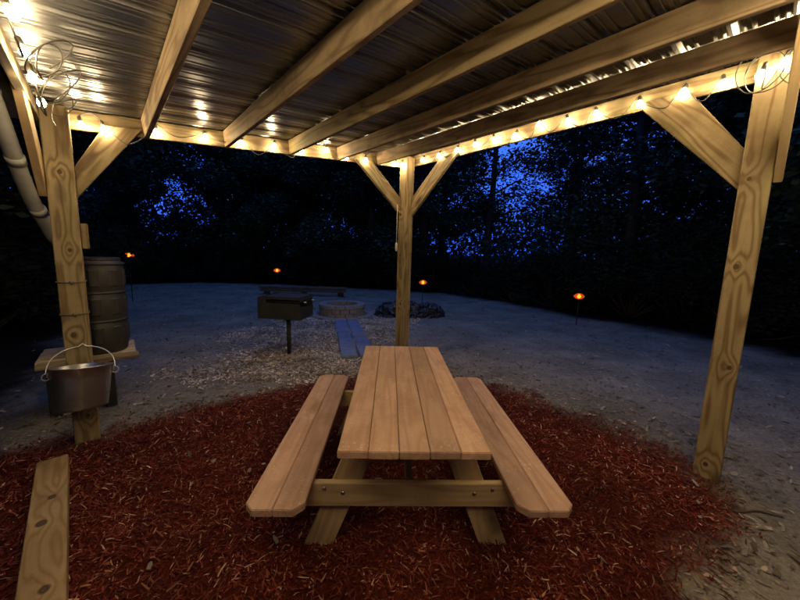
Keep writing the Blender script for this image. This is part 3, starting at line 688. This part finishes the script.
panel('top_plate', [(x0 + 0.10, y0, g1_ + 0.004), (x1 - 0.01, y0, g1_ + 0.004), (x1 - 0.01, y1 - 0.02, g1_ + 0.004), (x0 + 0.10, y1 - 0.02, g1_ + 0.004)], 'black_iron', gr)
join_tubes('grate', [([(x0 + 0.01, y, g1_ - 0.07), (x1 - 0.01, y, g1_ - 0.07)], 0.005) for y in np.linspace(y0 + 0.03, y1 - 0.03, 13)], 'black_iron', gr)
join_tubes('handle', [([(x1, y, g1_ - 0.07), (x1 + 0.07, y, g1_ - 0.07)], 0.009) for y in (y0 + 0.08, y1 - 0.1)], 'steel', gr, 8)
tube('pedestal', [(0.02, 0.0, -0.1), (0.02, 0, g0_)], 0.032, 'black_iron', gr, 12)
tube('collar', [(0.02, 0.0, g0_ - 0.06), (0.02, 0, g0_)], 0.055, 'black_iron', gr, 12)

# ------------------------------------------------------------------ fire pit, path, log bench, tarp heap, torches
FP = V((-1.55, 8.72, 0))
fp = empty('fire_pit', FP, 0.1, label='round fire pit ring of stacked grey blocks beyond the grill', cat='fire pit')
def wedge(r0, r1, a, z0, z1, gap, nseg=3, jit=0.008):
    vs = []; fs = []; R0 = r0 + R_.uniform(-jit, jit); R1 = r1 + R_.uniform(-jit, jit)
    for i in range(nseg + 1):
        an = -a / 2 + gap + (a - 2 * gap) * i / nseg
        for r, z in ((R0, z0), (R1, z0), (R1, z1), (R0, z1)): vs.append((r * math.cos(an), r * math.sin(an), z))
    for i in range(nseg):
        for k in range(4): fs.append((i * 4 + k, i * 4 + 4 + k, i * 4 + 4 + (k + 1) % 4, i * 4 + (k + 1) % 4))
    fs += [(3, 2, 1, 0), (nseg * 4, nseg * 4 + 1, nseg * 4 + 2, nseg * 4 + 3)]
    me = mesh_from('block', vs, fs, False); bm = bmesh.new(); bm.from_mesh(me); bmesh.ops.recalc_face_normals(bm, faces=bm.faces)
    bmesh.ops.bevel(bm, geom=[e for e in bm.edges if e.calc_face_angle(0) > 0.5], offset=0.008, segments=1, affect='EDGES'); bm.to_mesh(me); bm.free(); return me
nb_ = 16
for lay in range(3):
    z0 = -0.03 + lay * 0.125 + (0.002 if lay else 0); vars_ = [wedge(0.40, 0.60 if lay < 2 else 0.62, 2 * math.pi / nb_, 0, 0.122 if lay < 2 else 0.09, 0.012) for _ in range(3)]
    for k in range(nb_):
        o = link('block' if lay < 2 else 'cap_stone', vars_[k % 3], 'block', fp); o.location = (0, 0, z0); o.rotation_euler = (0, 0, (k + 0.5 * (lay % 2)) * 2 * math.pi / nb_)
base_vars = [wedge(0.66, 0.86, 2 * math.pi / 16, 0, 0.05, 0.02, jit=0.03) for _ in range(3)]
for k in range(16):
    o = link('base_stone', base_vars[k % 3], 'block', fp); o.location = (0, 0, -0.012 + R_.uniform(-.008, .01)); o.rotation_euler = (0, 0, k * 2 * math.pi / 16)
bm = bmesh.new(); bmesh.ops.create_icosphere(bm, subdivisions=4, radius=1)
for v_ in bm.verts: v_.co = V((v_.co.x * 0.42, v_.co.y * 0.42, 0.06 + v_.co.z * 0.06 + 0.05 * mn.noise(v_.co * 5)))
link('ash_bed', bm_mesh(bm, 'ash_bed'), 'charcoal', fp)

pa = empty('path', (-0.62, 5.05, 0), kind='structure', label='path of two rows of bluish square pavers from table to fire pit')
d = (V((-1.28, 7.75, 0)) - V((-0.62, 5.05, 0))); pl_ = d.length; d.normalize(); e_ = V((d.y, -d.x, 0)); nrow = 7
for r_i in range(nrow):
    for c_i in range(2):
        lp_ = pl_ / nrow
        me = bm_mesh(box_bm(0.262 + R_.uniform(-.008, .008), lp_ - 0.022 + R_.uniform(-.012, .006), 0.05, 0.008), 'paver')
        o = link('paver', me, 'paver', pa)
        q_ = d * (lp_ * (r_i + 0.5)) + e_ * ((c_i - 0.5) * 0.285 + R_.uniform(-.008, .008))
        gzz = float(gz(q_.x - 0.62, q_.y + 5.05))
        o.location = (q_.x, q_.y, max(gzz, 0) + 0.012 + R_.uniform(-.003, .004)); o.rotation_euler = (R_.uniform(-.015, .015), R_.uniform(-.015, .015), math.atan2(d.y, d.x) - math.pi / 2 + R_.uniform(-.03, .03))

lb = empty('plank_bench', (-3.7, 12.5, 0.05), 0.05, label='long low plank bench beyond the grill at the clearing edge', cat='bench')
o = link('seat', bm_mesh(box_bm(3.3, 0.30, 0.06, 0.008), 'seat'), 'grey_wood', lb); o.location = (0, 0, 0.26)
o = link('apron', bm_mesh(box_bm(3.2, 0.05, 0.14, 0.006), 'apron'), 'grey_wood', lb); o.location = (0, -0.10, 0.16)
for x_ in (-1.4, 0.0, 1.4):
    o = link('leg', lathe('leg', [(0.12, 0), (0.11, 0.12), (0.115, 0.268)], 14, closed_top=True), 'bark', lb); o.location = (x_, 0.02, -0.04)

# heap of black tarp: ridged folds
def heap(cx, cy, rx, ry, hh, seed, name, label):
    bm = bmesh.new(); bmesh.ops.create_icosphere(bm, subdivisions=6, radius=1)
    for v_ in bm.verts:
        p = v_.co.copy(); f = 1 - abs(mn.noise(V((p.x * 2.2 + seed, p.y * 4.5, p.z * 3)))) * 1.6; f2 = 1 - abs(mn.noise(V((p.x * 5 + seed, p.y * 9, p.z * 7)))) * 1.2
        r = 0.72 + 0.26 * f + 0.12 * f2
        q_ = V((p.x * rx * r, p.y * ry * r, (max(p.z, -0.15)) * hh * (0.55 + 0.5 * f + 0.22 * f2)))
        v_.co = q_
    o = link(name, bm_mesh(bm, name, True), 'tarp'); o.location = (cx, cy, 0.0); return tag(o, label, 'tarp')
heap(0.05, 8.85, 0.72, 0.45, 0.36, 3, 'tarp_heap', 'larger crumpled heap of black plastic tarp left of the middle post')
heap(0.78, 8.95, 0.45, 0.38, 0.30, 9, 'tarp_heap', 'smaller crumpled heap of black tarp just right of the middle post')

def torch(loc, zl, label):
    r = empty('torch', loc, label=label, cat='torch', group='small orange flame torches along the edge of the woods')
    tube('stake', [(0, 0, -0.2), (0, 0, zl - 0.09)], 0.011, 'black_iron', r, 8)
    link('cup', lathe('cup', [(0.012, zl - 0.10), (0.045, zl - 0.06), (0.05, zl - 0.055), (0.04, zl - 0.05)], 12), 'black_iron', r)
    link('glass', lathe('glass', [(0.045, zl - 0.05), (0.09, zl - 0.03), (0.135, zl + 0.02), (0.09, zl + 0.07), (0.045, zl + 0.095)], 16, closed_top=True), 'glow_glass', r)
    link('flame', lathe('flame', [(0.02, zl - 0.03), (0.045, zl), (0.045, zl + 0.03), (0.01, zl + 0.08)], 10, closed_top=True), 'flame', r)
torch((-8.26, 10.0, 0), 1.37, 'orange flame torch just right of the rain barrel')
torch((-4.907, 13.0, 0), 0.88, 'orange flame torch beyond the grill')
torch((0.756, 11.0, 0), 0.735, 'orange flame torch just right of the middle post')
torch((4.667, 8.5, 0), 0.69, 'orange flame torch at far right before the black woods')

# stick and pale scraps on the ground
sk = [V((2.198, 2.009, 0)), V((2.32, 1.99, 0)), V((2.45, 2.01, 0)), V((2.572, 1.965, 0))]
for q_ in sk: q_.z = float(gz(q_.x, q_.y)) + 0.008
tag(tube('stick', smooth_path(sk, 0.03), 0.007, 'grey_wood'), 'thin grey stick lying on dirt right of the right post', 'stick')

# ------------------------------------------------------------------ trees and shrubs
def leaf_cloud(name, centres, radii, n_per, size, mt, flat=0.75, seed=0):
    r = np.random.default_rng(seed); allv = []
    for c, rad, n in zip(centres, radii, n_per):
        p = r.normal(size=(n, 3)); p /= np.linalg.norm(p, axis=1)[:, None]; p *= (r.random((n, 1)) ** 0.45) * rad; p[:, 2] *= flat; p += np.array(c)
        a = r.normal(size=(n, 3)); a /= np.linalg.norm(a, axis=1)[:, None]; a[:, 2] *= 0.5; b = r.normal(size=(n, 3)); b -= (b * a).sum(1)[:, None] * a / (a * a).sum(1)[:, None]; b /= np.linalg.norm(b, axis=1)[:, None]
        s = size * r.uniform(0.6, 1.5, (n, 1)); wd = s * r.uniform(0.35, 0.6, (n, 1))
        allv.append(np.stack([p - a * s, p + b * wd, p + a * s, p - b * wd], 1))
    v = np.concatenate(allv).reshape(-1, 3); n = len(v) // 4; me = bpy.data.meshes.new(name)
    me.vertices.add(len(v)); me.vertices.foreach_set('co', v.ravel()); me.loops.add(n * 4); me.loops.foreach_set('vertex_index', np.arange(n * 4)); me.polygons.add(n); me.polygons.foreach_set('loop_start', np.arange(0, n * 4, 4)); me.polygons.foreach_set('loop_total', np.full(n, 4)); me.update()
    me.materials.append(M[mt]); return me
def make_tree(seed, H, rad, low, dens, leaf=0.085):
    r = random.Random(seed); runs = []
    th = H * 0.92; lean = V((r.uniform(-.05, .05), r.uniform(-.05, .05), 0)); tr = H * 0.015
    tp = [V((0, 0, -0.3)), V((0, 0, 0.1))] + [lean * (k * th / 8) + V((r.uniform(-.06, .06), r.uniform(-.06, .06), k * th / 8)) for k in range(1, 9)]
    runs.append((tp, [tr * 1.5, tr * 1.25] + [tr * (1 - 0.105 * k) for k in range(1, 9)]))
    cs, rs, ns = [], [], []
    nl = 26
    for i in range(nl):
        f = low + (1 - low) * (i + r.random()) / nl; z = f * th; a = i * 2.4 + r.uniform(-.4, .4)
        prof = math.sin(math.pi * min(1, (f - low) / (1 - low) * 0.8 + 0.18)) ** 0.7
        ln = rad * prof * r.uniform(0.55, 1.1); base = lean * z + V((0, 0, z)); tip = base + V((math.cos(a) * ln, math.sin(a) * ln, ln * r.uniform(0.1, 0.5)))
        midp = base.lerp(tip, 0.5) + V((r.uniform(-.15, .15), r.uniform(-.15, .15), r.uniform(-.1, .2)))
        runs.append(([base, midp, tip], [tr * 0.42 * (1.1 - f), tr * 0.25 * (1.1 - f), 0.012]))
        for q_ in (0.5, 0.8, 1.05):
            c = base.lerp(tip, q_) + V((r.uniform(-.3, .3), r.uniform(-.3, .3), r.uniform(-.3, .3))); cr_ = rad * r.uniform(0.18, 0.40)
            cs.append(c); rs.append(cr_); ns.append(int(dens * cr_ * cr_))
    VS, FS = [], []
    for pts, rr in runs:
        vs, fs = tube_verts(pts, rr, 7); o = len(VS); VS += vs; FS += [tuple(i + o for i in f) for f in fs]
    tm = mesh_from('trunk', VS, FS); tm.materials.append(M['bark'])
    return tm, leaf_cloud('crown', cs, rs, ns, leaf, 'leaf', seed=seed)
TREES = [make_tree(1, 13, 3.0, 0.08, 620), make_tree(2, 16, 3.6, 0.12, 520), make_tree(3, 11, 2.8, 0.06, 700), make_tree(4, 17, 3.4, 0.22, 420), make_tree(5, 14, 3.8, 0.10, 560)]
THIN = [make_tree(11, 15, 3.2, 0.10, 230), make_tree(12, 17, 3.5, 0.15, 190), make_tree(13, 14, 3.0, 0.08, 260)]
def put_tree(x, y, k, sc, rz, label, group=None, kinds=None):
    kinds = kinds or TREES; k %= len(kinds)
    r = empty('tree', (x, y, float(gz(x, y)) - 0.05), rz, label=label, cat='tree', group=group)
    link('trunk', kinds[k][0], None, r); link('crown', kinds[k][1], None, r); r.scale = (sc, sc, sc); return r
def bush(seed, rx, hh, dens, leaf=0.06):
    r = random.Random(seed); cs, rs, ns = [], [], []; runs = []
    for i in range(22):
        a = r.uniform(0, 6.28); q_ = rx * r.random() ** 0.6 * 0.8; z = hh * r.uniform(0.12, 0.85) * (1 - 0.35 * q_ / rx)
        c = V((math.cos(a) * q_, math.sin(a) * q_, z)); cr_ = r.uniform(0.35, 0.6) * rx * 0.7
        cs.append(c); rs.append(cr_); ns.append(int(dens * cr_ * cr_)); runs.append(([V((0, 0, -0.1)) + c * 0.05, c * 0.55 + V((0, 0, -0.1)), c], [0.03, 0.02, 0.008]))
    VS, FS = [], []
    for pts, rr in runs:
        vs, fs = tube_verts(pts, rr, 5); o = len(VS); VS += vs; FS += [tuple(i + o for i in f) for f in fs]
    sm = mesh_from('stem', VS, FS); sm.materials.append(M['bark'])
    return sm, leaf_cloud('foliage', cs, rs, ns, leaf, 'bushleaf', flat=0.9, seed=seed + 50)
BUSH = [bush(1, 1.5, 2.6, 1500), bush(2, 1.3, 2.0, 1600), bush(3, 1.7, 3.2, 1400)]
def along(poly, step, off, i0, i1):
    out = []; carry = 0
    for (x0, y0), (x1, y1) in zip(poly[i0:i1], poly[i0 + 1:i1 + 1]):
        dx, dy = x1 - x0, y1 - y0; Ls = math.hypot(dx, dy); s = carry
        nx_, ny_ = -dy / Ls, dx / Ls
        while s < Ls: out.append((x0 + dx * s / Ls + nx_ * off, y0 + dy * s / Ls + ny_ * off)); s += step
        carry = s - Ls
    return out
Rr = random.Random(21)
for (x, y) in along(EDGE, 1.25, 1.1, 1, 14):
    k = Rr.randrange(3); x += Rr.uniform(-.3, .3); y += Rr.uniform(-.2, .5)
    if x < -3 and y < 4.5: x -= 1.6
    side = 'left' if x < -4 and y < 12 else ('right' if x > 3 else 'far')
    lab = {'left': 'dark leafy shrub crowding the left edge of the clearing', 'right': 'dark leafy shrub in the black hedge along the right side of the clearing', 'far': 'dark leafy shrub below the trees behind the fire pit'}[side]
    r = empty('shrub', (x, y, float(gz(x, y))), Rr.uniform(0, 6), label=lab, cat='shrub', group={'left': 'shrubs on the left edge of the clearing', 'right': 'shrubs on the right edge of the clearing', 'far': 'shrubs behind the fire pit'}[side])
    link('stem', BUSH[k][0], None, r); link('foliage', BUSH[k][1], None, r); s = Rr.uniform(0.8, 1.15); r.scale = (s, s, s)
for ring, (off, step) in enumerate(((3.0, 2.6), (6.0, 3.1), (9.5, 3.6), (13.0, 4.2))):
    for (x, y) in along(EDGE, step, off, 1, 14):
        x += Rr.uniform(-.8, .8); y += Rr.uniform(-.7, .7)
        az = math.degrees(math.atan2(x, y))
        side = 'left' if az < -40 else ('right' if az > 8 else 'far')
        if ring >= 2 and (abs(az) > 70): continue
        thin = 4 < az < 40 and (ring >= 1 or az > 10)
        if abs(az + 33.5) < 2.6 and ring >= 1: continue
        if 5 < az < 36 and ring == 3: continue
        lab = {'left': 'dark leafy tree in the black woods at the left', 'right': 'tree with blue dusk sky between its leaves on the right', 'far': 'tall dim leafy tree behind the fire pit and grill'}[side]
        if side == 'right' and az > 40: lab = 'dark tree in the black woods %s the right post' % ('just behind' if ring == 0 else 'deep behind'); gname = 'trees of the black right woods, ' + ('front' if ring == 0 else 'deep')
        elif side == 'right': lab = ('front row tree' if ring == 0 else 'tree deeper in the woods') + ' with blue dusk sky between its leaves right of middle post'; gname = 'trees of the speckled right woods, ' + ('front' if ring == 0 else 'deep')
        elif side == 'far': lab = ('tall dim leafy tree at the clearing edge behind the fire pit and grill' if ring == 0 else 'dim tree deep in the woods behind the fire pit and grill'); gname = 'trees behind the fire pit, ' + ('front' if ring == 0 else 'deep')
        else: lab = ('dark leafy tree at the front of the black left woods beyond the barrel' if ring == 0 else 'dark leafy tree deep in the black left woods beyond the barrel'); gname = 'trees of the left woods, ' + ('front' if ring == 0 else 'deep')
        put_tree(x, y, Rr.randrange(5), Rr.uniform(0.8, 1.2), Rr.uniform(0, 6), lab, gname, THIN if thin else TREES)

# far woods that read as one mass behind the trees one can tell apart
def woods():
    r = np.random.default_rng(77); n = 280000
    az = r.uniform(-180, 180, n); rad = r.uniform(29, 36, n); z = r.random(n) ** 1.25 * 17  # full circle; the unseen half behind the camera is added to cut skylight
    x = rad * np.sin(np.radians(az)); y = rad * np.cos(np.radians(az)) + 1
    nz = vnoise(az * 0.35, z * 0.8, 1.0, 31) * 0.6 + vnoise(az * 1.3, z * 2.2, 1.0, 32) * 0.4
    keep = nz > np.interp(z, [0, 5, 9, 17], [0.0, 0.18, 0.46, 0.62]) - np.where((az < -5) | (az > 55), 0.16, 0.0) + np.where((az > 4) & (az < 37) & (z > 6.0), 0.30, 0) + np.where((np.abs(az + 33.5) < 2.6) & (z > 3), 0.3, 0)
    x, y, z = x[keep], y[keep], z[keep]; p = np.stack([x, y, z], -1); n = len(p)
    a = r.normal(size=(n, 3)); a /= np.linalg.norm(a, axis=1)[:, None]; b = r.normal(size=(n, 3)); b -= (b * a).sum(1)[:, None] * a; b /= np.linalg.norm(b, axis=1)[:, None]
    s = 0.20 * r.uniform(0.6, 1.5, (n, 1)); wd = s * 0.55
    v = np.stack([p - a * s, p + b * wd, p + a * s, p - b * wd], 1).reshape(-1, 3)
    me = bpy.data.meshes.new('far_woods'); me.vertices.add(len(v)); me.vertices.foreach_set('co', v.ravel()); me.loops.add(n * 4); me.loops.foreach_set('vertex_index', np.arange(n * 4)); me.polygons.add(n); me.polygons.foreach_set('loop_start', np.arange(0, n * 4, 4)); me.polygons.foreach_set('loop_total', np.full(n, 4)); me.update()
    return tag(link('far_woods', me, 'leaf'), 'distant woods closing off the view behind the nearer trees', kind='stuff')
woods()

# unseen trees added behind the camera to block blue skylight on the table frame
for i, (x, y) in enumerate([(-11, -4), (-9, -9), (-5, -11), (-1, -10), (3, -11), (7, -9), (11, -6), (12, -1), (-7.5, -6.5), (1, -7.5), (5, -7)]):
    put_tree(x, y, i, 1.1, i * 1.3, 'unseen leafy tree added behind the viewpoint to block sky light', 'unseen trees added behind the viewpoint as sky blockers')
